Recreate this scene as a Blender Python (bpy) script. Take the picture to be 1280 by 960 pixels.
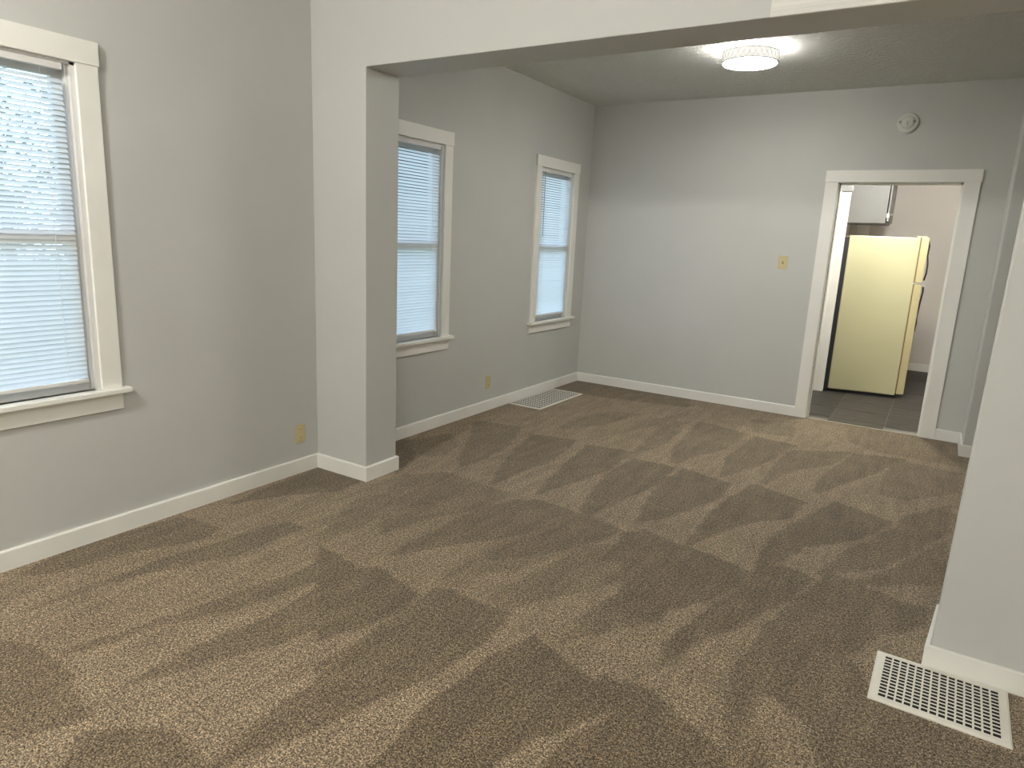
import bpy, bmesh, math, random
import numpy as np
from mathutils import Matrix, Vector

for o in list(bpy.data.objects):
    bpy.data.objects.remove(o)
S = bpy.context.scene
COL = S.collection
PI = math.pi

# ------------------------------------------------------------------ camera
cam_data = bpy.data.cameras.new('camera')
cam = bpy.data.objects.new('camera', cam_data)
COL.objects.link(cam)
cam_data.sensor_fit = 'HORIZONTAL'
cam_data.sensor_width = 36.0
cam_data.lens = 849.08 / 1280 * 36.0
cam_data.clip_start = 0.02
cr = Vector((0.84501149, 0.5328282, 0.04527343))
cu = Vector((-0.15056829, 0.15583674, 0.97623978))
cf = Vector((-0.51311282, 0.83175058, -0.21191087))
m = Matrix((cr, cu, -cf)).transposed().to_4x4()
m.translation = Vector((3.22155, 0.0, 1.5))
cam.matrix_world = m
S.camera = cam

# ------------------------------------------------------------------ world, exposure
S.view_settings.view_transform = 'Standard'
S.view_settings.look = 'None'
S.view_settings.gamma = 1.0
S.view_settings.use_curve_mapping = False
S.view_settings.exposure = 0.16
W = bpy.data.worlds.new('overcast_sky')
S.world = W
W.use_nodes = True
bgn = W.node_tree.nodes['Background']
bgn.inputs['Color'].default_value = (0.50, 0.71, 1.0, 1)
SKY = 6.3
bgn.inputs['Strength'].default_value = SKY

# emission strengths of the ceiling lamps; the rear and kitchen ones are added light
# (flat diffuser, drum side)
LAMP_NEAR, FILL_REAR, LAMP_FAR, FILL_KITCHEN = (140.0, 520.0), (120.0, 300.0), (92.0, 200.0), (115.0, 400.0)

# ------------------------------------------------------------------ materials
def nt(name):
    mt = bpy.data.materials.new(name)
    mt.use_nodes = True
    t = mt.node_tree
    return mt, t, t.nodes['Principled BSDF']

def noise_node(t, scale, detail=3.0, rough=0.5, coord='Object', vec_scale=None):
    tc = t.nodes.new('ShaderNodeTexCoord')
    n = t.nodes.new('ShaderNodeTexNoise')
    n.inputs['Scale'].default_value = scale
    n.inputs['Detail'].default_value = detail
    n.inputs['Roughness'].default_value = rough
    if vec_scale:
        mp = t.nodes.new('ShaderNodeMapping')
        mp.inputs['Scale'].default_value = vec_scale
        t.links.new(tc.outputs[coord], mp.inputs['Vector'])
        t.links.new(mp.outputs[0], n.inputs['Vector'])
    else:
        t.links.new(tc.outputs[coord], n.inputs['Vector'])
    return n

def ramp(t, src, stops):
    r = t.nodes.new('ShaderNodeValToRGB')
    e = r.color_ramp.elements
    while len(e) < len(stops):
        e.new(0.5)
    for k, (p, c) in enumerate(stops):
        e[k].position = p
        e[k].color = (c[0], c[1], c[2], 1)
    t.links.new(src, r.inputs[0])
    return r

def mixrgb(t, fac, a, b, mode='MIX'):
    n = t.nodes.new('ShaderNodeMixRGB')
    n.blend_type = mode
    for inp, v in ((n.inputs[0], fac), (n.inputs[1], a), (n.inputs[2], b)):
        if hasattr(v, 'is_linked'):
            t.links.new(v, inp)
        elif isinstance(v, (int, float)):
            inp.default_value = v
        else:
            inp.default_value = (v[0], v[1], v[2], 1)
    return n

def bump(t, p, src, strength, dist):
    b = t.nodes.new('ShaderNodeBump')
    b.inputs['Strength'].default_value = strength
    b.inputs['Distance'].default_value = dist
    t.links.new(src, b.inputs['Height'])
    t.links.new(b.outputs[0], p.inputs['Normal'])
    return b

def plain(name, col, rough=0.5, var=0.03, nscale=6.0, bscale=None, bstr=0.1, bdist=0.001, metal=0.0, spec=0.5):
    mt, t, p = nt(name)
    n = noise_node(t, nscale)
    lo = tuple(c * (1 - var) for c in col)
    hi = tuple(min(1, c * (1 + var)) for c in col)
    r = ramp(t, n.outputs[0], [(0.3, lo), (0.7, hi)])
    t.links.new(r.outputs[0], p.inputs['Base Color'])
    p.inputs['Roughness'].default_value = rough
    p.inputs['Metallic'].default_value = metal
    p.inputs['Specular IOR Level'].default_value = spec
    if bscale:
        b = noise_node(t, bscale, 2.0)
        bump(t, p, b.outputs[0], bstr, bdist)
    return mt

WALLC = (0.56, 0.56, 0.53)
M = {}
M['wall'] = plain('gray_wall_paint', WALLC, 0.55, 0.02, 2.0, 260, 0.12, 0.0008, spec=0.35)
M['kitchen_wall'] = plain('beige_kitchen_paint', (0.70, 0.65, 0.59), 0.6, 0.02, 2.0)
M['trim'] = plain('white_trim_paint', (0.85, 0.84, 0.78), 0.35, 0.02, 5.0, 40, 0.05, 0.0008)
M['frame'] = plain('window_sash_white', (0.72, 0.71, 0.68), 0.4)
M['vinyl'] = plain('blind_rail_white', (0.74, 0.73, 0.70), 0.4)
M['black'] = plain('black_plastic', (0.012, 0.012, 0.012), 0.5)
M['dark'] = plain('duct_shade_black', (0.01, 0.009, 0.008), 0.8)
M['almond'] = plain('almond_plastic', (0.58, 0.50, 0.27), 0.4)
M['almond_dark'] = plain('almond_slot', (0.16, 0.12, 0.05), 0.5)
M['register'] = plain('white_register_enamel', (0.78, 0.75, 0.66), 0.35, 0.03, 30)
M['fridge'] = plain('almond_fridge_enamel', (0.50, 0.475, 0.29), 0.32, 0.03, 1.5, 300, 0.08, 0.0006)
M['fridge_door'] = plain('almond_fridge_door', (0.50, 0.44, 0.25), 0.3, 0.03, 1.5)
M['gasket'] = plain('brown_gasket', (0.20, 0.13, 0.05), 0.6)
M['chrome'] = plain('brushed_metal', (0.6, 0.6, 0.58), 0.3, metal=0.9)
M['cabinet'] = plain('gray_cabinet_paint', (0.20, 0.20, 0.195), 0.4)
M['detector'] = plain('detector_white', (0.62, 0.62, 0.57), 0.45)
M['bark'] = plain('bark', (0.10, 0.075, 0.05), 0.9, 0.3, 20, 40, 0.6, 0.02)
M['lawn'] = plain('lawn', (0.16, 0.20, 0.10), 0.95, 0.4, 8)
M['siding_ground'] = plain('threshold_metal', (0.45, 0.42, 0.35), 0.35, metal=0.7)

def mk_header():
    # the header's wall paint, with a whiter streaky patch towards its right end
    mt, t, p = nt('header_wall_paint')
    geo = t.nodes.new('ShaderNodeNewGeometry')
    sx = t.nodes.new('ShaderNodeSeparateXYZ')
    t.links.new(geo.outputs['Position'], sx.inputs[0])
    a = t.nodes.new('ShaderNodeMath'); a.operation = 'GREATER_THAN'; a.inputs[1].default_value = 2.515
    t.links.new(sx.outputs['X'], a.inputs[0])
    b = t.nodes.new('ShaderNodeMath'); b.operation = 'LESS_THAN'; b.inputs[1].default_value = 2.90
    t.links.new(sx.outputs['Y'], b.inputs[0])
    c = t.nodes.new('ShaderNodeMath'); c.operation = 'MULTIPLY'
    t.links.new(a.outputs[0], c.inputs[0]); t.links.new(b.outputs[0], c.inputs[1])
    n = noise_node(t, 1.0, 2, vec_scale=(1.5, 1.5, 70))
    st = ramp(t, n.outputs[0], [(0.35, (0.66, 0.655, 0.61)), (0.65, (0.80, 0.79, 0.74))])
    mx = mixrgb(t, c.outputs[0], WALLC, st.outputs[0])
    t.links.new(mx.outputs[0], p.inputs['Base Color'])
    p.inputs['Roughness'].default_value = 0.55
    nb = noise_node(t, 260, 2)
    bump(t, p, nb.outputs[0], 0.12, 0.0008)
    return mt
M['header'] = mk_header()

def mk_carpet():
    mt, t, p = nt('brown_speckled_carpet')
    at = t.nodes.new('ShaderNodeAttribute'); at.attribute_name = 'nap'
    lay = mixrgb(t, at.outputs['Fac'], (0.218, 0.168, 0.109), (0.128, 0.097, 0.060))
    big = noise_node(t, 7, 4, 0.6)
    bg0 = ramp(t, big.outputs[0], [(0.3, (0.88, 0.88, 0.88)), (0.7, (1.10, 1.10, 1.10))])
    stk = noise_node(t, 1.0, 3, 0.6, vec_scale=(16, 2.2, 1))
    bg1 = ramp(t, stk.outputs[0], [(0.35, (0.86, 0.86, 0.86)), (0.65, (1.12, 1.12, 1.12))])
    bg = mixrgb(t, 1.0, bg0.outputs[0], bg1.outputs[0], 'MULTIPLY')
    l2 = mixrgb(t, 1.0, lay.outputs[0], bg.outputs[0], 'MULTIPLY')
    sp = noise_node(t, 185, 4, 0.85)
    s1 = ramp(t, sp.outputs[0], [(0.42, (0.10, 0.09, 0.08)), (0.49, (0.75, 0.75, 0.74)), (0.57, (2.5, 2.5, 2.45))])
    mp = noise_node(t, 80, 2, 0.6)
    m1 = ramp(t, mp.outputs[0], [(0.38, (0.62, 0.60, 0.58)), (0.50, (1.0, 1.0, 1.0)), (0.62, (1.42, 1.42, 1.42))])
    l25 = mixrgb(t, 1.0, l2.outputs[0], m1.outputs[0], 'MULTIPLY')
    l3 = mixrgb(t, 1.0, l25.outputs[0], s1.outputs[0], 'MULTIPLY')
    l3.use_clamp = False
    t.links.new(l3.outputs[0], p.inputs['Base Color'])
    p.inputs['Roughness'].default_value = 0.95
    p.inputs['Specular IOR Level'].default_value = 0.1
    p.inputs['Sheen Weight'].default_value = 0.15
    v = t.nodes.new('ShaderNodeTexVoronoi'); v.inputs['Scale'].default_value = 120
    tc = t.nodes.new('ShaderNodeTexCoord'); t.links.new(tc.outputs['Object'], v.inputs['Vector'])
    inv = t.nodes.new('ShaderNodeMath'); inv.operation = 'SUBTRACT'; inv.inputs[0].default_value = 1
    t.links.new(v.outputs['Distance'], inv.inputs[1])
    bump(t, p, inv.outputs[0], 0.8, 0.006)
    return mt
M['carpet'] = mk_carpet()

def mk_ceiling(name, stomp):
    mt, t, p = nt(name)
    p.inputs['Base Color'].default_value = (0.84, 0.84, 0.79, 1)
    p.inputs['Roughness'].default_value = 0.85
    n = noise_node(t, 22, 5, 0.65)
    r = ramp(t, n.outputs[0], [(0.42, (0, 0, 0)), (0.58, (1, 1, 1))])
    bump(t, p, r.outputs[0], 0.9 if stomp else 0.2, 0.012)
    return mt
M['ceiling'] = mk_ceiling('stippled_ceiling', True)
M['ceiling_flat'] = mk_ceiling('near_ceiling', False)

def mk_tile():
    mt, t, p = nt('dark_slate_tile')
    n = noise_node(t, 1.0, 6, 0.65, 'Object', (4, 26, 10))
    r = ramp(t, n.outputs[0], [(0.30, (0.018, 0.016, 0.014)), (0.5, (0.042, 0.037, 0.031)), (0.70, (0.085, 0.076, 0.064))])
    oi = t.nodes.new('ShaderNodeObjectInfo')
    rr = ramp(t, oi.outputs['Random'], [(0, (0.85, 0.85, 0.85)), (1, (1.15, 1.15, 1.15))])
    mx = mixrgb(t, 1.0, r.outputs[0], rr.outputs[0], 'MULTIPLY')
    t.links.new(mx.outputs[0], p.inputs['Base Color'])
    p.inputs['Roughness'].default_value = 0.5
    p.inputs['Specular IOR Level'].default_value = 0.3
    bump(t, p, n.outputs[0], 0.2, 0.002)
    return mt
M['tile'] = mk_tile()
M['grout'] = plain('tile_grout', (0.22, 0.20, 0.17), 0.9)

def mk_slat():
    mt, t, p = nt('white_vinyl_slat')
    p.inputs['Base Color'].default_value = (0.80, 0.79, 0.77, 1)
    p.inputs['Roughness'].default_value = 0.4
    tr = t.nodes.new('ShaderNodeBsdfTranslucent')
    tr.inputs[0].default_value = (0.85, 0.84, 0.82, 1)
    mx = t.nodes.new('ShaderNodeMixShader'); mx.inputs[0].default_value = 0.6
    out = t.nodes['Material Output']
    t.links.new(p.outputs[0], mx.inputs[1]); t.links.new(tr.outputs[0], mx.inputs[2])
    t.links.new(mx.outputs[0], out.inputs[0])
    n = noise_node(t, 40); bump(t, p, n.outputs[0], 0.03, 0.001)
    return mt
M['slat'] = mk_slat()

def mk_glass():
    mt, t, p = nt('window_glass')
    t.nodes.remove(p)
    tr = t.nodes.new('ShaderNodeBsdfTransparent'); tr.inputs[0].default_value = (0.93, 0.95, 0.95, 1)
    gl = t.nodes.new('ShaderNodeBsdfGlossy'); gl.inputs['Roughness'].default_value = 0.02
    fr = t.nodes.new('ShaderNodeFresnel'); fr.inputs[0].default_value = 1.45
    mx = t.nodes.new('ShaderNodeMixShader')
    t.links.new(fr.outputs[0], mx.inputs[0]); t.links.new(tr.outputs[0], mx.inputs[1]); t.links.new(gl.outputs[0], mx.inputs[2])
    t.links.new(mx.outputs[0], t.nodes['Material Output'].inputs[0])
    return mt
M['glass'] = mk_glass()

def mk_leaf():
    mt, t, p = nt('grey_green_leaf')
    n = noise_node(t, 3, 3)
    r = ramp(t, n.outputs[0], [(0.3, (0.10, 0.12, 0.09)), (0.7, (0.24, 0.26, 0.20))])
    t.links.new(r.outputs[0], p.inputs['Base Color'])
    p.inputs['Roughness'].default_value = 0.5
    return mt
M['leaf'] = mk_leaf()

def mk_emit(name, col, strength, pattern=False):
    mt, t, p = nt(name)
    p.inputs['Base Color'].default_value = (0.8, 0.8, 0.78, 1)
    p.inputs['Emission Color'].default_value = (*col, 1)
    p.inputs['Emission Strength'].default_value = strength
    p.inputs['Roughness'].default_value = 0.4
    return mt
LC = (1.0, 0.975, 0.925)
for nm, st in (('near', LAMP_NEAR), ('rear', FILL_REAR), ('far', LAMP_FAR), ('kitchen', FILL_KITCHEN)):
    M['emit_' + nm] = mk_emit('lit_diffuser_' + nm, LC, st[0])
    M['side_' + nm] = mk_emit('lit_drum_' + nm, LC, st[1])
M['glow_shade'] = mk_emit('glowing_drum_shade', LC, 0.72)
M['crystal'] = plain('crystal_shade', (0.80, 0.79, 0.76), 0.15)
M['rim'] = plain('satin_rim', (0.35, 0.34, 0.33), 0.3, metal=0.6)

# ------------------------------------------------------------------ mesh helpers
def bx(bm, x0, x1, y0, y1, z0, z1):
    v = [bm.verts.new(c) for c in ((x0,y0,z0),(x1,y0,z0),(x1,y1,z0),(x0,y1,z0),(x0,y0,z1),(x1,y0,z1),(x1,y1,z1),(x0,y1,z1))]
    for f in ((0,3,2,1),(4,5,6,7),(0,1,5,4),(1,2,6,5),(2,3,7,6),(3,0,4,7)):
        bm.faces.new([v[i] for i in f])
    return v

def prism(bm, pts, z0, z1, top=None):
    """polygon pts (x, y) counter-clockwise, extruded z0..z1; top = other outline at z1"""
    top = top or pts
    a = [bm.verts.new((x, y, z0)) for x, y in pts]
    b = [bm.verts.new((x, y, z1)) for x, y in top]
    n = len(pts)
    bm.faces.new(list(reversed(a))); bm.faces.new(b)
    for i in range(n):
        j = (i + 1) % n
        bm.faces.new((a[i], a[j], b[j], b[i]))

def prof(bm, pts, axis, a0, a1):
    """polygon in the two other axes, extruded along axis"""
    def mk(u, w, s):
        return (s, u, w) if axis == 'x' else ((u, s, w) if axis == 'y' else (u, w, s))
    a = [bm.verts.new(mk(u, w, a0)) for u, w in pts]
    b = [bm.verts.new(mk(u, w, a1)) for u, w in pts]
    n = len(pts)
    bm.faces.new(a); bm.faces.new(list(reversed(b)))
    for i in range(n):
        j = (i + 1) % n
        bm.faces.new((a[j], a[i], b[i], b[j]))

def lathe(bm, pr, seg=48, c=(0, 0, 0), axis='z'):
    rings = []
    for r, h in pr:
        ring = []
        for k in range(seg):
            a = 2 * PI * k / seg
            u, w = r * math.cos(a), r * math.sin(a)
            if axis == 'z': p = (c[0] + u, c[1] + w, c[2] + h)
            elif axis == 'y': p = (c[0] + u, c[1] + h, c[2] + w)
            else: p = (c[0] + h, c[1] + u, c[2] + w)
            ring.append(bm.verts.new(p))
        rings.append(ring)
    for A, B in zip(rings, rings[1:]):
        for k in range(seg):
            j = (k + 1) % seg
            bm.faces.new((A[k], A[j], B[j], B[k]))
    if pr[0][0] > 1e-5: bm.faces.new(list(reversed(rings[0])))
    if pr[-1][0] > 1e-5: bm.faces.new(rings[-1])

def tube(bm, pts, r, seg=8):
    pts = [Vector(p) for p in pts]
    rings = []
    for i, p in enumerate(pts):
        d = (pts[min(i+1, len(pts)-1)] - pts[max(i-1, 0)]).normalized()
        a = d.orthogonal().normalized() if abs(d.z) < 0.9 else d.cross(Vector((0, 1, 0))).normalized()
        b = d.cross(a).normalized()
        rr = r[i] if isinstance(r, (list, tuple)) else r
        rings.append([bm.verts.new(p + a * rr * math.cos(2*PI*k/seg) + b * rr * math.sin(2*PI*k/seg)) for k in range(seg)])
    for A, B in zip(rings, rings[1:]):
        for k in range(seg):
            j = (k + 1) % seg
            bm.faces.new((A[k], A[j], B[j], B[k]))
    bm.faces.new(list(reversed(rings[0]))); bm.faces.new(rings[-1])

def obj(name, bm, mat, parent=None, bevel=0.0, smooth=False, kind=None):
    bmesh.ops.recalc_face_normals(bm, faces=bm.faces)
    me = bpy.data.meshes.new(name)
    bm.to_mesh(me); bm.free()
    me.materials.append(M[mat])
    if smooth:
        for p in me.polygons: p.use_smooth = True
    o = bpy.data.objects.new(name, me)
    COL.objects.link(o)
    if parent is not None: o.parent = parent
    if bevel:
        b = o.modifiers.new('bevel', 'BEVEL'); b.width = bevel; b.segments = 2; b.limit_method = 'ANGLE'
    if kind: o['kind'] = kind
    return o

def box(name, dims, mat, parent=None, bevel=0.0, kind=None):
    bm = bmesh.new(); bx(bm, *dims)
    return obj(name, bm, mat, parent, bevel, kind=kind)

def empty(name, loc=(0, 0, 0), rz=0.0):
    o = bpy.data.objects.new(name, None)
    o.empty_display_size = 0.1
    o.location = loc; o.rotation_euler = (0, 0, rz)
    COL.objects.link(o)
    return o

def tag(o, label, cat, group=None):
    o['label'] = label; o['category'] = cat
    if group: o['group'] = group
    return o

def struct_root(name, loc=(0, 0, 0)):
    o = empty(name, loc); o['kind'] = 'structure'
    return o

def copy_tree(o, parent=None):
    c = o.copy(); COL.objects.link(c); c.parent = parent
    for ch in list(o.children):
        copy_tree(ch, c)
    return c

# ------------------------------------------------------------------ dimensions
YP, YP2, XP = 2.889, 3.157, 0.423          # pier front, pier back, pier width
YB, ZS, ZC = 6.563, 2.358, 2.822           # back wall, header soffit, ceiling
YR, XR = -2.4, 4.7                         # rear and right wall of the near room
XR2, XALC, YJ = 3.54, 5.2, 6.134           # right wall, alcove wall, jog
YK0, YK1, XK0, XK1 = 6.70, 10.42, 1.05, 4.6   # kitchen
D0, D1, DT = 2.350, 3.245, 2.072           # kitchen doorway opening
ST, BH = 0.0145, 0.0915                    # baseboard thickness and height
WIN_R = [1.69, 4.218, 6.29]                # outer right edge of the three window casings
CW, OPW = 0.09, 0.648
WZ0, WZ1 = 0.723, 2.136

# ------------------------------------------------------------------ setting: walls
def holed_wall(name, y0, y1, holes, x0=-0.14, x1=0.0, z1=ZC):
    bm = bmesh.new()
    c = y0
    for h0, h1 in holes:
        bx(bm, x0, x1, c, h0, 0, z1)
        bx(bm, x0, x1, h0, h1, 0, WZ0)
        bx(bm, x0, x1, h0, h1, WZ1, z1)
        c = h1
    bx(bm, x0, x1, c, y1, 0, z1)
    bmesh.ops.remove_doubles(bm, verts=bm.verts, dist=1e-5)
    return obj(name, bm, 'wall', kind='structure')

hol = [(w - CW - OPW, w - CW) for w in WIN_R]
holed_wall('wall_left', YR, YP, hol[:1])
holed_wall('wall_left', YP, YB + 0.137, hol[1:])

# divider: pier, header and the stub on the right
bm = bmesh.new()
prof(bm, [(0, 0), (XP, 0), (XP, ZS), (XR + 0.5, ZS), (XR + 0.5, ZC), (0, ZC)], 'y', YP, YP2)
obj('wall_middle', bm, 'header', bevel=0.004, kind='structure')
bm = bmesh.new()
prism(bm, [(3.386, 2.785), (XR + 0.14, 2.785), (XR + 0.14, YP2), (3.42, YP2)], 0, ZC,
      [(3.412, 2.785), (XR + 0.14, 2.785), (XR + 0.14, YP2), (3.446, YP2)])
obj('wall_right', bm, 'wall', bevel=0.008, kind='structure')
box('wall_right', (XR, XR + 0.14, YR, 2.785, 0, ZC), 'wall', kind='structure')
box('wall_rear', (-0.14, XR + 0.14, YR - 0.14, YR, 0, ZC), 'wall', kind='structure')
# far room: back wall with the kitchen doorway
bm = bmesh.new()
bx(bm, 0, D0 - 0.015, YB, YK0, 0, ZC)
bx(bm, D1 + 0.015, XR2, YB, YK0, 0, ZC)
bx(bm, D0 - 0.015, D1 + 0.015, YB, YK0, DT + 0.015, ZC)
bmesh.ops.remove_doubles(bm, verts=bm.verts, dist=1e-5)
obj('wall_back', bm, 'wall', kind='structure')
# right wall of the far room: short return, then the alcove's facing wall
bm = bmesh.new()
bx(bm, XR2, XALC + 0.14, YJ, YK0, 0, ZC)
obj('wall_right', bm, 'wall', bevel=0.006, kind='structure')
box('wall_right', (XALC, XALC + 0.14, YP2, YJ, 0, ZC), 'wall', kind='structure')
box('wall_front', (XR + 0.14, XALC + 0.14, 3.0, YP2, 0, ZC), 'wall', kind='structure')
# ceilings
box('ceiling', (-0.14, XR + 0.14, YR - 0.14, YP + 0.1, ZC, ZC + 0.1), 'ceiling_flat', kind='structure')
box('ceiling', (-0.14, XALC + 0.14, YP + 0.1, YK0, ZC, ZC + 0.1), 'ceiling', kind='structure')

# ------------------------------------------------------------------ carpet with vacuum marks
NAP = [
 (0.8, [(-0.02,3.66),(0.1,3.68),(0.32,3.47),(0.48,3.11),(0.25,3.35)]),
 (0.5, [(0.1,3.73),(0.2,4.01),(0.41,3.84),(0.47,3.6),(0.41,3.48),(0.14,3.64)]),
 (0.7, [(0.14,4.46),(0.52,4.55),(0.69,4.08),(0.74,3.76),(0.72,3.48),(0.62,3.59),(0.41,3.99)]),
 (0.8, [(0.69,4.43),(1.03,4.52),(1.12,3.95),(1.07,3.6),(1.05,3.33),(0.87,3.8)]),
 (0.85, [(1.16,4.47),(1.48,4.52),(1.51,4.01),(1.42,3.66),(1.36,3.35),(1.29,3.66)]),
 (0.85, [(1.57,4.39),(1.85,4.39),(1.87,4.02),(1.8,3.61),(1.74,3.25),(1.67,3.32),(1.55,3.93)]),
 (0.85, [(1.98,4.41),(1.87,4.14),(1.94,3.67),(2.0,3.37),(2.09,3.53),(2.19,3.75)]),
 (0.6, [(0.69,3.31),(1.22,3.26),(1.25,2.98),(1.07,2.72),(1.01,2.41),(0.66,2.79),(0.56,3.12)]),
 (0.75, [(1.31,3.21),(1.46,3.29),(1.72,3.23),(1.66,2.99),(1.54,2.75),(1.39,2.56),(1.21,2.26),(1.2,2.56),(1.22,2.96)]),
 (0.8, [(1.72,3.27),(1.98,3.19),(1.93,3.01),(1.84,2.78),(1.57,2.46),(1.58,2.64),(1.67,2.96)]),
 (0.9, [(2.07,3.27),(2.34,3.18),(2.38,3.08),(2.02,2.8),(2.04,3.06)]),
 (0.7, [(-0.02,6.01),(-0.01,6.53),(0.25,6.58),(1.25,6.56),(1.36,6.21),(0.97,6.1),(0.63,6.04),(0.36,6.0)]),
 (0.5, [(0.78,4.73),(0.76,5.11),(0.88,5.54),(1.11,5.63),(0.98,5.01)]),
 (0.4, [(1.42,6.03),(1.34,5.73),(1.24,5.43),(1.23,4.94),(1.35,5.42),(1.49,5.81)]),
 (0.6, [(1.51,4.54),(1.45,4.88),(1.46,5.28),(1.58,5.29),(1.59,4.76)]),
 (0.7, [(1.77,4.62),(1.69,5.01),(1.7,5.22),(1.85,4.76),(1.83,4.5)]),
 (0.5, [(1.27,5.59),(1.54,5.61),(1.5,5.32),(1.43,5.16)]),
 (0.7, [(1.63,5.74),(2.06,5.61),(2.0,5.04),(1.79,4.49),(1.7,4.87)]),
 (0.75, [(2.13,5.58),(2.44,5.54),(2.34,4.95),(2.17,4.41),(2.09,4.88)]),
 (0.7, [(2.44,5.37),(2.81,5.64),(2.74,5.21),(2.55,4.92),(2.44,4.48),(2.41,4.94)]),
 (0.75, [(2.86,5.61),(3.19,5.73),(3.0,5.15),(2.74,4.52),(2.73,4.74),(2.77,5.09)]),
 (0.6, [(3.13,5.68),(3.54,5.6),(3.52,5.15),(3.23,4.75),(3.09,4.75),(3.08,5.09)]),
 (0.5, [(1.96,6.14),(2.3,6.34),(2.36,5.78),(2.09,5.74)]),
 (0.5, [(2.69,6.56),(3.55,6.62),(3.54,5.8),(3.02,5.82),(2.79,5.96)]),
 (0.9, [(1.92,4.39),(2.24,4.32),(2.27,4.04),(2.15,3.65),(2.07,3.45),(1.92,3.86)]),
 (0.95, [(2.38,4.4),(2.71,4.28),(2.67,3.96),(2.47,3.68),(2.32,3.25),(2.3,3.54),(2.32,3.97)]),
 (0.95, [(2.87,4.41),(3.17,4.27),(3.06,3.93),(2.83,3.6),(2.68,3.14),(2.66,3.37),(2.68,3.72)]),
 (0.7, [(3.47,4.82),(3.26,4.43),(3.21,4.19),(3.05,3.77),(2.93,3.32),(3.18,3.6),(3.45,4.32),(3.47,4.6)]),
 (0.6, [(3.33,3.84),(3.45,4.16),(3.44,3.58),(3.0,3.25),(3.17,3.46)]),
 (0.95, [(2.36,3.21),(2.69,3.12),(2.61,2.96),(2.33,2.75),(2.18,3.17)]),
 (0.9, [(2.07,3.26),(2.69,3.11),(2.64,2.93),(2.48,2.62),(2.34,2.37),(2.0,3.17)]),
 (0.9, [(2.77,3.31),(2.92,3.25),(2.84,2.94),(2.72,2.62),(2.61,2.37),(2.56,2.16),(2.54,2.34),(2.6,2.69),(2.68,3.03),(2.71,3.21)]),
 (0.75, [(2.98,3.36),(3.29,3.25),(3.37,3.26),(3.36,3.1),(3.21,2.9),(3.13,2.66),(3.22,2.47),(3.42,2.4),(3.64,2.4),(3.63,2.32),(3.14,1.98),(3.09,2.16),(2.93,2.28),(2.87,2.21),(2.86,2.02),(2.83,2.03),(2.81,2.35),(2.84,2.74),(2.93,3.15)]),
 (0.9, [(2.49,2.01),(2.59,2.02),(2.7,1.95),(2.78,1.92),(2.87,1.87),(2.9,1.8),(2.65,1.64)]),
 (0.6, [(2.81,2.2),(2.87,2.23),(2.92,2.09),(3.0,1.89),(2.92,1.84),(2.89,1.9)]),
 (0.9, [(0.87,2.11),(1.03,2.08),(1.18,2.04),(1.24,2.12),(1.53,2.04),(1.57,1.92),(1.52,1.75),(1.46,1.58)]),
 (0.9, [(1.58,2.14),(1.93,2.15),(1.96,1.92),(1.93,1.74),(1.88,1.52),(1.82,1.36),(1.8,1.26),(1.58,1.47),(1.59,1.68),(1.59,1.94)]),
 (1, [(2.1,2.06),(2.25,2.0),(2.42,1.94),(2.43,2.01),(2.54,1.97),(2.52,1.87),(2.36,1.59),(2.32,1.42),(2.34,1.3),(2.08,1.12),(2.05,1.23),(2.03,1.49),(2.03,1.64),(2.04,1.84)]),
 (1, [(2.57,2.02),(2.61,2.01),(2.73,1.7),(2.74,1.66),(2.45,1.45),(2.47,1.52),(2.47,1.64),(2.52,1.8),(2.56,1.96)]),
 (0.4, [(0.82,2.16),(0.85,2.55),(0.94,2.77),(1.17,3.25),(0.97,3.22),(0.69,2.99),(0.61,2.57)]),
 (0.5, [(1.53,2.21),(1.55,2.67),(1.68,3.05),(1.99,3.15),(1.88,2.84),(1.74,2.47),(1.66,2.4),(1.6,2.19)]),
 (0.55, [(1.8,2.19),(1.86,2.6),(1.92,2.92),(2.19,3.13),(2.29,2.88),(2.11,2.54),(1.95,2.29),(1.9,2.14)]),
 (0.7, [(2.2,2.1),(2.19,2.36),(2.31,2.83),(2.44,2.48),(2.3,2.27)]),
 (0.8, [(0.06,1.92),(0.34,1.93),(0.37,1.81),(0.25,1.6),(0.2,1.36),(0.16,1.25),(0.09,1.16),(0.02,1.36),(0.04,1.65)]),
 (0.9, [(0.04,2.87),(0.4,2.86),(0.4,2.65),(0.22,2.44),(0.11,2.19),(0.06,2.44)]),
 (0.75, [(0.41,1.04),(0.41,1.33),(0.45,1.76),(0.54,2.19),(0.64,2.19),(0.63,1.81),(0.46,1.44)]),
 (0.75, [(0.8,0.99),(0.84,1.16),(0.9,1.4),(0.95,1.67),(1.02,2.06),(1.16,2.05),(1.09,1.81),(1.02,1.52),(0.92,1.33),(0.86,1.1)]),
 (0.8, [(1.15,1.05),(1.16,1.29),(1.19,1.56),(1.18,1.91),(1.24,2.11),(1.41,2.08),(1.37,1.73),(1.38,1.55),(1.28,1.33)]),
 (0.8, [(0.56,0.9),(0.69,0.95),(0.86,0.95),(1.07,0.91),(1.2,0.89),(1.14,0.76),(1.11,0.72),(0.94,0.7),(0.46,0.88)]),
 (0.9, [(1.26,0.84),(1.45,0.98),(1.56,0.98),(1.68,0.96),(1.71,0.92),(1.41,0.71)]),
 (0.8, [(1.65,1.21),(1.65,1.46),(1.69,1.76),(1.88,1.54),(1.81,1.31),(1.76,1.16),(1.7,1.03),(1.69,0.97)]),
]

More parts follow.
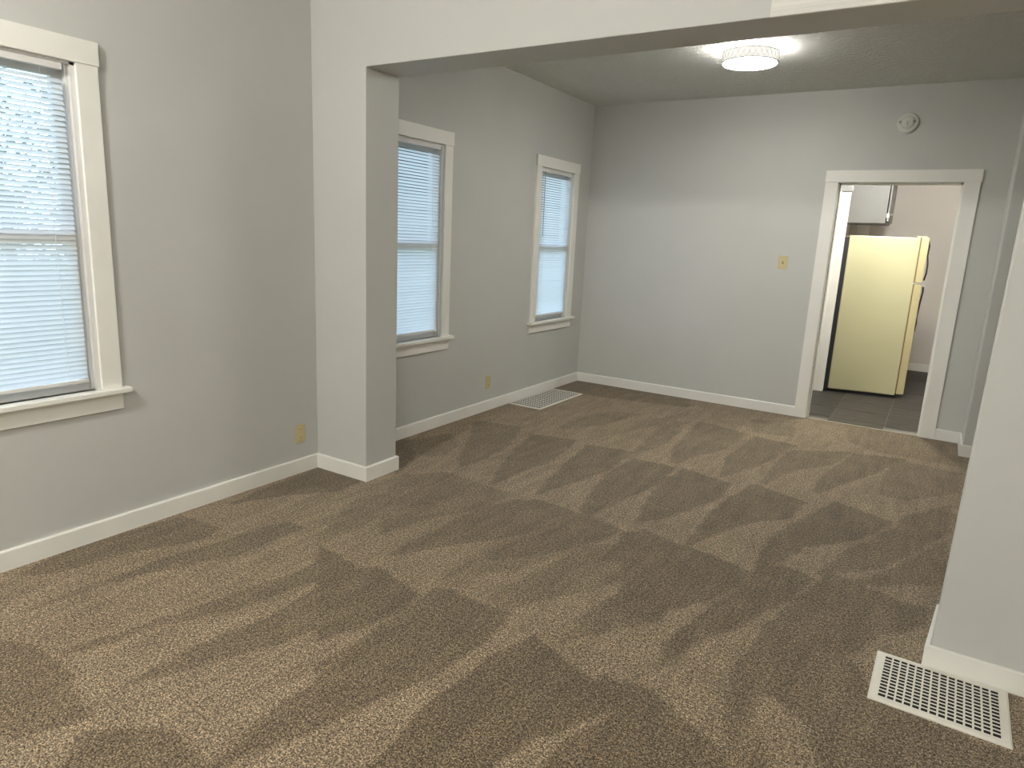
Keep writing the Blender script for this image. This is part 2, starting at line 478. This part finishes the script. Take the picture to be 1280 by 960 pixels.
def build_carpet():
    X0, X1, Y0, Y1, st = -0.0, 5.2, YR, 6.60, 0.0125
    nx, ny = int((X1 - X0) / st) + 1, int((6.60 - 0.4) / st) + 1
    xs = np.linspace(X0, X1, nx); ys = np.linspace(0.4, 6.60, ny)
    gx, gy = np.meshgrid(xs, ys)
    rng = np.random.RandomState(4)
    wob = np.zeros_like(gx)
    for k in range(10):
        a = rng.uniform(0, 2 * PI); fq = rng.uniform(15, 60)
        wob += np.sin((gx * math.cos(a) + gy * math.sin(a)) * fq + rng.uniform(0, 6)) * 0.0022
    nap = np.zeros_like(gx)
    for val, poly in NAP:
        P = np.array(poly)
        lo, hi = P.min(0) - 0.1, P.max(0) + 0.1
        i0, i1 = np.searchsorted(xs, lo[0]), np.searchsorted(xs, hi[0])
        j0, j1 = np.searchsorted(ys, lo[1]), np.searchsorted(ys, hi[1])
        if i1 <= i0 or j1 <= j0: continue
        qx, qy = gx[j0:j1, i0:i1], gy[j0:j1, i0:i1]
        d = np.full(qx.shape, 9.0); ins = np.zeros(qx.shape, bool)
        n = len(P)
        for a in range(n):
            b = (a + 1) % n
            ex, ey = P[b] - P[a]
            L = ex * ex + ey * ey + 1e-12
            tt = np.clip(((qx - P[a][0]) * ex + (qy - P[a][1]) * ey) / L, 0, 1)
            d = np.minimum(d, np.hypot(qx - P[a][0] - tt * ex, qy - P[a][1] - tt * ey))
            if abs(ey) > 1e-9:
                cond = ((P[a][1] > qy) != (P[b][1] > qy)) & (qx < (qy - P[a][1]) * ex / ey + P[a][0])
                ins ^= cond
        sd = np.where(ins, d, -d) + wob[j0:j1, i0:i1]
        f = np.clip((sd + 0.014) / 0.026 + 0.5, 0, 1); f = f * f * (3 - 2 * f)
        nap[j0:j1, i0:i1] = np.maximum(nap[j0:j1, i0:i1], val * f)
    # carpet grid vertices
    verts = np.stack([gx.ravel(), gy.ravel(), np.zeros(gx.size)], 1)
    nb = len(verts)
    extra = np.array([(X0, Y0, 0), (X1, Y0, 0), (X1, 0.4, 0), (X0, 0.4, 0)])
    verts = np.vstack([verts, extra])
    idx = np.arange(nx * ny).reshape(ny, nx)
    f = np.stack([idx[:-1, :-1], idx[:-1, 1:], idx[1:, 1:], idx[1:, :-1]], -1).reshape(-1, 4)
    f = np.vstack([f, [[nb, nb + 1, nb + 2, nb + 3]]])
    me = bpy.data.meshes.new('floor')
    me.vertices.add(len(verts)); me.vertices.foreach_set('co', verts.ravel())
    me.loops.add(f.size); me.loops.foreach_set('vertex_index', f.ravel())
    me.polygons.add(len(f))
    me.polygons.foreach_set('loop_start', np.arange(0, f.size, 4))
    me.update(calc_edges=True)
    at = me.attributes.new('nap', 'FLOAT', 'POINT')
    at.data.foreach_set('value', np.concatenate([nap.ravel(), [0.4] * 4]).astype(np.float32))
    me.materials.append(M['carpet'])
    o = bpy.data.objects.new('floor', me); COL.objects.link(o)
    o['kind'] = 'structure'
build_carpet()
# slab under both rooms
box('floor', (-0.14, XALC + 0.14, YR - 0.14, YK0, -0.12, -0.004), 'grout', kind='structure')

# ------------------------------------------------------------------ kitchen shell
kf = box('floor', (XK0, XK1, YK0, YK1, -0.12, -0.012), 'grout', kind='structure')
tile_me = None
GX, GY = 2.52 - 0.455 * 3, YK0 + 0.10
ix = 0
for i in range(0, 8):
    for j in range(-1, 9):
        x0, x1 = max(XK0, GX + i * 0.455), min(XK1, GX + (i + 1) * 0.455)
        y0, y1 = max(YK0 - 0.09, GY + j * 0.455), min(YK1, GY + (j + 1) * 0.455)
        if x1 - x0 < 0.02 or y1 - y0 < 0.02: continue
        if j == -1: 
            x0, x1 = max(x0, D0 - 0.012), min(x1, D1 + 0.012)
            if x1 - x0 < 0.02: continue
        bm = bmesh.new()
        bx(bm, -(x1-x0)/2 + 0.003, (x1-x0)/2 - 0.003, -(y1-y0)/2 + 0.003, (y1-y0)/2 - 0.003, -0.012, -0.004)
        t_ = obj('tile', bm, 'tile', kf)
        t_.location = ((x0+x1)/2, (y0+y1)/2, random.Random(i*13+j).uniform(-0.0006, 0.0006))
box('trim_5', (D0, D1, YB - 0.005, YB + 0.022, -0.004, 0.004), 'siding_ground', kind='structure')
box('ceiling', (XK0 - 0.1, XK1 + 0.1, YK0, YK1 + 0.1, 2.55, 2.65), 'ceiling_flat', kind='structure')
box('wall_back', (XK0 - 0.1, XK1 + 0.1, YK1, YK1 + 0.1, 0, 2.55), 'kitchen_wall', kind='structure')
box('wall_right', (XK1, XK1 + 0.1, YK0, YK1, 0, 2.55), 'kitchen_wall', kind='structure')
# left side of the kitchen: entry recess, partition end, then the fridge wall
box('wall_left', (XK0 - 0.1, XK0, YK0, 8.0, 0, 2.55), 'kitchen_wall', kind='structure')
box('wall_left', (XK0, 2.05, 8.02, YK1, 0, 2.55), 'kitchen_wall', kind='structure')
t6 = struct_root('trim_6')
box('board', (2.185, 2.285, 8.0, 8.045, -0.004, 2.11), 'trim', t6, 0.003)
box('board', (2.06, 2.20, 7.99, 8.02, -0.004, 2.11), 'trim', t6, 0.003)
box('cap', (2.17, 2.30, 7.985, 8.06, 2.112, 2.20), 'cabinet', t6, 0.003)  # gray stands for the shade on this cap, put into its colour
box('trim_7', (2.14, 2.29, YK1 - 0.018, YK1, 0, 2.2), 'trim', kind='structure', bevel=0.003)
box('baseboard_kitchen', (2.29, XK1, YK1 - 0.016, YK1, -0.004, 0.095), 'trim', kind='structure', bevel=0.004)

# ------------------------------------------------------------------ baseboards
def bb_prof(s0, h=BH, t=ST):
    return [(0, 0), (t, 0), (t, h - 0.006), (t - 0.004, h), (0, h)]
def bb_y(name, x, y0, y1, sgn=1, t=ST):
    bm = bmesh.new(); prof(bm, [(x + sgn * u, w) for u, w in bb_prof(0, t=t)], 'y', y0, y1)
    return obj(name, bm, 'trim', kind='structure')
def bb_x(name, y, x0, x1, sgn=-1, t=ST):
    bm = bmesh.new(); prof(bm, [(y + sgn * u, w) for u, w in bb_prof(0, t=t)], 'x', x0, x1)
    return obj(name, bm, 'trim', kind='structure')
bb_y('baseboard_left', 0, YR, YP - ST)
bb_y('baseboard_left', 0, YP2 + ST, YB)
bb_x('baseboard_middle', YP, 0, XP + ST)
bb_y('baseboard_middle', XP, YP, YP2)
bb_x('baseboard_middle', YP2, 0, XP + ST, 1)
bb_x('baseboard_back', YB, ST, 2.245)
bb_x('baseboard_back', YB, 3.356, XR2)
bb_y('baseboard_right', XR2, YJ - ST, YB - ST, -1)
bb_x('baseboard_right', YJ, XR2, XALC, -1)
bm = bmesh.new()
prism(bm, [(3.369, 2.769), (XR, 2.769), (XR, 2.785), (3.386, 2.785), (3.42, YP2), (3.403, YP2)], 0, 0.086)
obj('baseboard_right', bm, 'trim', bevel=0.003, kind='structure')
bb_y('baseboard_right', XR, YR, 2.769, -1)
bb_x('baseboard_rear', YR, 0, XR, 1)

# ------------------------------------------------------------------ windows
def make_window(n, yr):
    """double hung sash window; yr = outer right edge of its casing, seen from inside"""
    r = struct_root('window_%d' % n, (0, yr, 0))
    L, o1, o0 = -(2 * CW + OPW), -CW, -(CW + OPW)
    box('side_casing', (0, 0.018, o1, 0, WZ0, 2.130), 'trim', r, 0.002)
    box('side_casing', (0, 0.018, L, o0, WZ0, 2.130), 'trim', r, 0.002)
    box('head_casing', (0, 0.022, L - 0.006, 0.006, 2.130, 2.226), 'trim', r, 0.002)
    box('stool', (-0.03, 0.052, L - 0.03, 0.03, 0.698, WZ0), 'trim', r, 0.005)
    box('apron', (0, 0.016, L, 0, 0.618, 0.698), 'trim', r, 0.002)
    for s, (a, b) in enumerate(((o1 - 0.018, o1), (o0, o0 + 0.018))):
        box('jamb', (-0.14, 0.0, a, b, WZ0, WZ1), 'frame', r)
        c = (a - 0.012, a) if s == 0 else (b, b + 0.012)
        box('stop', (-0.045, -0.020, c[0], c[1], WZ0, WZ1 - 0.018), 'frame', r, 0.002)
    box('head_jamb', (-0.14, 0.0, o0, o1, WZ1 - 0.018, WZ1), 'frame', r)
    box('sill', (-0.18, -0.03, o0, o1, 0.690, 0.724), 'frame', r)
    i0, i1 = o0 + 0.018, o1 - 0.018
    for nm, xa, xb, z0, z1 in (('upper_sash', -0.108, -0.074, 1.385, WZ1 - 0.018), ('lower_sash', -0.072, -0.038, 0.724, 1.430)):
        bm = bmesh.new()
        bx(bm, xa, xb, i0, i0 + 0.042, z0, z1); bx(bm, xa, xb, i1 - 0.042, i1, z0, z1)
        bx(bm, xa, xb, i0 + 0.042, i1 - 0.042, z0, z0 + 0.045); bx(bm, xa, xb, i0 + 0.042, i1 - 0.042, z1 - 0.045, z1)
        s = obj(nm, bm, 'frame', r)
        box('glass', ((xa + xb) / 2 - 0.002, (xa + xb) / 2 + 0.002, i0 + 0.04, i1 - 0.04, z0 + 0.043, z1 - 0.043), 'glass', s)
    return r
for k, yr in enumerate(WIN_R):
    make_window(k + 1, yr)

# ------------------------------------------------------------------ blinds
SLAT_W, PITCH, TILT = 0.0255, 0.0212, math.radians(50)
BLW = 0.585
def slat_mesh():
    bm = bmesh.new()
    rows = []
    for s in range(5):
        u = (s / 4 - 0.5) * SLAT_W
        h = 0.0022 * (1 - (2 * s / 4 - 1) ** 2)
        # room side edge (+x) hangs down
        x = u * math.cos(TILT) + h * math.sin(TILT)
        z = -u * math.sin(TILT) + h * math.cos(TILT)
        rows.append((bm.verts.new((x, -BLW / 2, z)), bm.verts.new((x, BLW / 2, z))))
    for a, b in zip(rows, rows[1:]):
        bm.faces.new((a[0], b[0], b[1], a[1]))
    me = bpy.data.meshes.new('slat'); bm.to_mesh(me); bm.free()
    me.materials.append(M['slat'])
    for p in me.polygons: p.use_smooth = True
    return me
SLAT = slat_mesh()
def make_blind(yc, label):
    r = tag(empty('window_blind', (-0.008, yc, 0.765)), label, 'blind', 'white mini blinds in the three windows')
    box('headrail', (-0.014, 0.014, -BLW/2, BLW/2, 1.325, 1.351), 'vinyl', r, 0.002)
    n = int((1.315 - 0.028) / PITCH)
    for k in range(n):
        o = bpy.data.objects.new('slat', SLAT); COL.objects.link(o); o.parent = r
        o.location = (random.uniform(-.0005, .0005), 0, 0.030 + k * PITCH)
        o.rotation_euler = (random.uniform(-.0012, .0012), random.uniform(-.05, .05), 0)
    box('bottom_rail', (-0.012, 0.012, -BLW/2, BLW/2, 0.0, 0.016), 'vinyl', r, 0.003)
    for y in (-BLW/2 + 0.085, BLW/2 - 0.085):
        bm = bmesh.new()
        tube(bm, [(0.0135, y, 0.01), (0.0135, y, 1.33)], 0.0009, 5)
        tube(bm, [(-0.0135, y, 0.01), (-0.0135, y, 1.33)], 0.0009, 5)
        obj('ladder_cord', bm, 'vinyl', r)
    bm = bmesh.new(); tube(bm, [(0.018, -BLW/2 + 0.05, 1.33), (0.020, -BLW/2 + 0.052, 0.75)], 0.0032, 6)
    obj('wand', bm, 'rim', r)
    return r
make_blind(hol[0][0] + OPW/2 - 0.018, 'white mini blind in the large near window at the left edge of the photo')
make_blind(hol[1][0] + OPW/2 - 0.012, 'white mini blind in the far room window partly hidden by the pier')
make_blind(hol[2][0] + OPW/2 - 0.012, 'white mini blind in the small far window above the floor grille')

# ------------------------------------------------------------------ kitchen doorway trim
d = struct_root('door_1')
for a, b in ((D0 - 0.105, D0 - 0.004), (D1 + 0.004, D1 + 0.111)):
    box('side_casing', (a, b, YB - 0.018, YB, 0, DT + 0.004), 'trim', d, 0.002)
box('head_casing', (D0 - 0.108, D1 + 0.118, YB - 0.022, YB, DT + 0.004, DT + 0.100), 'trim', d, 0.002)
box('jamb', (D0 - 0.015, D0, YB, YK0, -0.004, DT + 0.015), 'trim', d)
box('jamb', (D1, D1 + 0.015, YB, YK0, -0.004, DT + 0.015), 'trim', d)
box('head_jamb', (D0, D1, YB, YK0, DT, DT + 0.015), 'trim', d)
box('stop', (D0, D0 + 0.012, YB + 0.05, YB + 0.085, -0.004, DT), 'trim', d)
box('stop', (D1 - 0.012, D1, YB + 0.05, YB + 0.085, -0.004, DT), 'trim', d)
box('head_stop', (D0, D1, YB + 0.05, YB + 0.085, DT - 0.012, DT), 'trim', d)
for a, b in ((D0 - 0.1, D0 - 0.004), (D1 + 0.004, D1 + 0.1)):
    box('side_casing', (a, b, YK0, YK0 + 0.018, -0.004, DT + 0.1), 'trim', d)

# ------------------------------------------------------------------ outlets and switches
def make_outlet(y, z, label):
    r = tag(empty('wall_outlet', (0, y, z)), label, 'outlet')
    box('cover_plate', (0, 0.006, -0.036, 0.036, -0.058, 0.058), 'almond', r, 0.002)
    for dz in (0.026, -0.026):
        bm = bmesh.new(); lathe(bm, [(0.0165, 0.005), (0.0165, 0.0085)], 20, (0, 0, dz), 'x')
        rc = obj('receptacle', bm, 'almond', r)
        for dy in (-0.006, 0.006):
            box('slot', (0.0083, 0.009, dy - 0.0012, dy + 0.0012, dz - 0.001, dz + 0.008), 'almond_dark', rc)
    bm = bmesh.new(); lathe(bm, [(0.003, 0.006), (0.003, 0.0075)], 10, (0, 0, 0), 'x')
    obj('screw', bm, 'chrome', r)
make_outlet(2.75, 0.250, 'almond wall outlet low on the near wall left of the pier')
make_outlet(4.822, 0.252, 'almond wall outlet under and right of the far room window, left of the floor grille')
r = tag(empty('switch_plate', (1.978, YB, 1.383)), 'almond toggle switch plate on the back wall left of the doorway', 'light switch')
box('cover_plate', (-0.040, 0.040, -0.006, 0, -0.059, 0.059), 'almond', r, 0.002)
for dx in (0.0,):
    box('switch_surround', (dx - 0.006, dx + 0.006, -0.0075, -0.005, -0.013, 0.013), 'almond_dark', r)
    bm = bmesh.new(); prof(bm, [(-0.006, -0.006), (-0.018, 0.006), (-0.016, 0.010), (-0.006, 0.006)], 'x', dx - 0.004, dx + 0.004)
    obj('toggle', bm, 'almond', r)
    for dz in (-0.030, 0.030):
        bm = bmesh.new(); lathe(bm, [(0.003, -0.006), (0.003, -0.0078)], 10, (dx, 0, dz), 'y')
        obj('screw', bm, 'chrome', r)

# ------------------------------------------------------------------ smoke detector
r = tag(empty('smoke_detector', (2.793, YB, 2.534)), 'round off white smoke detector high on the back wall above the doorway', 'smoke detector')
bm = bmesh.new(); lathe(bm, [(0.076, 0), (0.078, -0.008), (0.076, -0.018), (0.070, -0.024), (0.060, -0.026)], 48, (0, 0, 0), 'y')
obj('base', bm, 'detector', r, smooth=True)
bm = bmesh.new(); lathe(bm, [(0.050, -0.024), (0.049, -0.031), (0.040, -0.035), (0.024, -0.036)], 40, (0, 0, 0.004), 'y')
obj('cover', bm, 'detector', r, smooth=True)
for dx, dz in ((-0.052, 0.006), (0.046, 0.008)):
    bm = bmesh.new(); lathe(bm, [(0.011, -0.024), (0.010, -0.037)], 16, (dx, 0, dz), 'y')
    obj('sensor_port', bm, 'rim', r)
bm = bmesh.new(); prof(bm, [(-0.014, -0.034), (0.014, -0.034), (0.009, 0.012), (-0.009, 0.012)], 'y', -0.044, -0.034)
obj('horn', bm, 'detector', r, 0.002)
box('horn_slot', (-0.003, 0.003, -0.0455, -0.043, -0.026, 0.004), 'rim', r)

# ------------------------------------------------------------------ floor registers
def make_register(corners, nx, ny, mx, my, label):
    """corners: four floor points in order (along local u, then v)"""
    P = [Vector((x, y, 0)) for x, y in corners]
    c = sum(P, Vector()) / 4
    u = ((P[1] - P[0]) + (P[2] - P[3])) / 2; v = ((P[3] - P[0]) + (P[2] - P[1])) / 2
    Lu, Lv = u.length, v.length
    r = tag(empty('floor_register', (c.x, c.y, 0.0005), math.atan2(u.y, u.x)), label, 'floor vent')
    a, b = Lu / 2, Lv / 2
    z0, z1 = 0.0065, 0.0095
    box('duct_shade', (-a + mx * .6, a - mx * .6, -b + my * .6, b - my * .6, 0.0, 0.0012), 'dark', r)  # black plate on the carpet; shade below the grille put into its colour
    bm = bmesh.new()
    # frame with sloped outer lip, mitred
    o = [(-a, -b), (a, -b), (a, b), (-a, b)]
    q = [(-a + .006, -b + .006), (a - .006, -b + .006), (a - .006, b - .006), (-a + .006, b - .006)]
    i = [(-a + mx, -b + my), (a - mx, -b + my), (a - mx, b - my), (-a + mx, b - my)]
    R = [[bm.verts.new((x, y, z)) for x, y in pts] for pts, z in ((o, 0.0), (o, 0.005), (q, z1), (i, z1), (i, z0))]
    for A, B in zip(R, R[1:]):
        for k in range(4):
            j = (k + 1) % 4
            bm.faces.new((A[k], A[j], B[j], B[k]))
    obj('frame', bm, 'register', r)
    bm = bmesh.new()
    pu, pv = (Lu - 2 * mx) / nx, (Lv - 2 * my) / ny
    for k in range(1, nx):
        x = -a + mx + k * pu
        bx(bm, x - 0.0030, x + 0.0030, -b + my, b - my, z1 - 0.0012, z1)
    for k in range(1, ny):
        y = -b + my + k * pv
        bx(bm, -a + mx, a - mx, y - pv * 0.15, y + pv * 0.15, z1 - 0.0015, z1 - 0.0003)
    obj('grille', bm, 'register', r)
make_register([(3.214, 2.436), (3.625, 2.425), (3.638, 2.762), (3.226, 2.768)], 14, 13, 0.030, 0.026,
              'white metal floor register beside the right wall end in the foreground')
make_register([(0.028, 5.150), (0.357, 5.140), (0.364, 5.972), (0.028, 5.972)], 12, 18, 0.018, 0.018,
              'large white floor return grille against the left baseboard under the far window')

# ------------------------------------------------------------------ ceiling lamps
def make_lamp(loc, key, label):
    r = tag(empty('ceiling_lamp', loc), label, 'ceiling lamp')
    R_ = 0.185
    bm = bmesh.new(); lathe(bm, [(0.15, 0), (0.15, -0.018), (0.13, -0.02)], 48); obj('base', bm, 'crystal', r, smooth=False)
    bm = bmesh.new()
    lathe(bm, [(R_ - 0.018, -0.008), (R_ - 0.018, -0.030 if key == 'far' else -0.092)], 48)
    obj('inner_drum', bm, 'side_' + key, r, smooth=False)
    if key == 'far':
        bm = bmesh.new(); lathe(bm, [(R_ - 0.018, -0.031), (R_ - 0.004, -0.031), (R_ - 0.004, -0.092)], 48)
        obj('shade', bm, 'glow_shade', r)
    # lattice of clear bars around the drum
    bm = bmesh.new()
    n = 30
    for k in range(n):
        a0 = 2 * PI * k / n
        for s in (-1, 1):
            a1 = a0 + s * 2 * PI / n
            p = [(R_ * math.cos(a0), R_ * math.sin(a0), -0.030), (R_ * math.cos(a1), R_ * math.sin(a1), -0.088)]
            tube(bm, p, 0.0022, 4)
    obj('lattice', bm, 'crystal', r)
    for nm, z in (('upper_rim', -0.026), ('lower_rim', -0.092)):
        bm = bmesh.new(); lathe(bm, [(R_ - 0.004, z), (R_ + 0.003, z), (R_ + 0.003, z - 0.006), (R_ - 0.004, z - 0.006)], 64)
        obj(nm, bm, 'rim' if nm == 'lower_rim' else 'crystal', r)
    bm = bmesh.new(); lathe(bm, [(R_ - 0.006, -0.094), (R_ - 0.01, -0.101), (R_ * 0.6, -0.107), (0.001, -0.109)], 64)
    obj('diffuser', bm, 'emit_' + key, r, smooth=True)
make_lamp((1.885, 5.06, ZC), 'far', 'lit round crystal drum ceiling lamp in the far room')
make_lamp((1.05, -0.35, ZC), 'near', 'lit round drum ceiling lamp of the near room, above the view')
make_lamp((3.3, -0.9, ZC), 'rear', 'unseen drum ceiling lamp added behind the camera to brighten the near room')  # unseen lamp added to brighten the pier front and right wall end
make_lamp((2.9, 7.5, 2.55), 'kitchen', 'unseen drum ceiling lamp added to brighten the kitchen, above the doorway view')  # unseen lamp added to light the white board, fridge and kitchen walls

# ------------------------------------------------------------------ refrigerator
r = tag(empty('refrigerator', (2.327, 8.06, 0), math.radians(11)), 'pale yellow top freezer refrigerator seen from its side through the doorway', 'refrigerator')
FW, FD = 0.655, 0.72
box('body', (0, FW, 0, FD, 0.03, 1.675), 'fridge', r, 0.008)
box('base_grille', (0.03, FW - 0.02, 0.02, FD - 0.02, 0.0, 0.035), 'black', r)
box('back_panel', (-0.055, 0.0, 0.0, FD, 0.01, 1.655), 'black', r)
box('gasket', (FW, FW + 0.010, 0.012, FD - 0.012, 0.05, 1.665), 'gasket', r)
box('freezer_door', (FW + 0.010, FW + 0.080, 0, FD, 1.222, 1.678), 'fridge_door', r, 0.008)
box('refrigerator_door', (FW + 0.010, FW + 0.080, 0, FD, 0.045, 1.208), 'fridge_door', r, 0.008)
box('hinge', (FW - 0.01, FW + 0.085, 0.0, 0.05, 1.208, 1.222), 'chrome', r, 0.002)
box('hinge_cap', (FW - 0.03, FW + 0.06, 0.01, 0.07, 1.676, 1.692), 'fridge', r, 0.004)
x0 = FW + 0.080
bm = bmesh.new(); tube(bm, [(x0, .03, 1.64), (x0 + .012, .03, 1.60), (x0 + .010, .03, 1.50), (x0 + .022, .03, 1.42), (x0 + .024, .03, 1.32), (x0 + .012, .03, 1.25)], 0.008, 6)
obj('freezer_handle', bm, 'black', r, smooth=True)
bm = bmesh.new(); tube(bm, [(x0 + .014, .03, 1.20), (x0 + .022, .03, 1.14), (x0 + .012, .03, 1.02), (x0 + .004, .03, .88), (x0 + .008, .03, .80), (x0, .03, .72)], 0.009, 6)
obj('door_handle', bm, 'black', r, smooth=True)
for z in (1.235, 1.195):
    box('handle_bracket', (x0 - 0.002, x0 + 0.034, 0.018, 0.045, z - 0.012, z + 0.012), 'chrome', r, 0.003)

# ------------------------------------------------------------------ wall cabinet
r = tag(empty('wall_cabinet', (2.05, 8.9, 1.835)), 'gray wall cabinet hung above and behind the refrigerator', 'cabinet')
box('body', (0, 0.505, 0, 0.75, 0.012, 0.66), 'cabinet', r, 0.002)
box('bottom_panel', (0, 0.510, -0.006, 0.75, 0, 0.012), 'cabinet', r)
box('face_frame', (0.505, 0.523, -0.004, 0.75, 0, 0.66), 'cabinet', r, 0.002)
dr = box('door', (0.532, 0.552, 0.012, 0.36, 0.02, 0.64), 'cabinet', r, 0.003)
bm = bmesh.new(); lathe(bm, [(0.006, 0), (0.006, 0.012), (0.015, 0.018), (0.013, 0.028), (0.001, 0.030)], 16, (0.552, 0.05, 0.10), 'x')
obj('knob', bm, 'rim', dr, smooth=True)
box('hinge', (0.523, 0.554, 0.006, 0.012, 0.06, 0.11), 'chrome', r)
dr = box('door', (0.524, 0.542, 0.375, 0.74, 0.02, 0.64), 'cabinet', r, 0.003)

# ------------------------------------------------------------------ outdoors
box('ground', (-30, -0.14, -20, 30, -0.6, -0.5), 'lawn', kind='structure')
def make_tree(x, y, h, seed, label):
    rn = random.Random(seed)
    r = tag(empty('leafy_shrub', (x, y, -0.5)), label, 'shrub')
    bm = bmesh.new()
    tube(bm, [(0, 0, 0), (0.03, 0.05, h * .4), (0, 0.02, h * .8)], [0.07, 0.05, 0.02], 8)
    for k in range(14):
        a = rn.uniform(0, 2*PI); z = rn.uniform(.2, .7) * h; l = rn.uniform(.5, 1.0)
        tube(bm, [(0.02, 0.03, z), (l*.5*math.cos(a), l*.5*math.sin(a), z + .25), (l*math.cos(a), l*math.sin(a), z + .45)], [0.02, 0.012, 0.004], 5)
    obj('stem', bm, 'bark', r)
    bm = bmesh.new()
    for k in range(6000):
        a, z = rn.uniform(0, 2*PI), rn.uniform(.12, 1.0)
        rad = 1.25 * math.sqrt(rn.random()) * (1 - 0.45 * abs(z - .5))
        c = Vector((rad * math.cos(a), rad * math.sin(a), z * h))
        d1 = Vector((rn.uniform(-1, 1), rn.uniform(-1, 1), rn.uniform(-.6, .3))).normalized()
        d2 = d1.orthogonal().normalized()
        l, w = rn.uniform(.03, .055), rn.uniform(.012, .02)
        vs = [bm.verts.new(c), bm.verts.new(c + d1*l*.5 + d2*w), bm.verts.new(c + d1*l), bm.verts.new(c + d1*l*.5 - d2*w)]
        bm.faces.new(vs)
    f = obj('foliage', bm, 'leaf', r); f['kind'] = 'stuff'
make_tree(-2.6, 2.3, 3.0, 3, 'leafy shrub seen in glints through the near window blind')
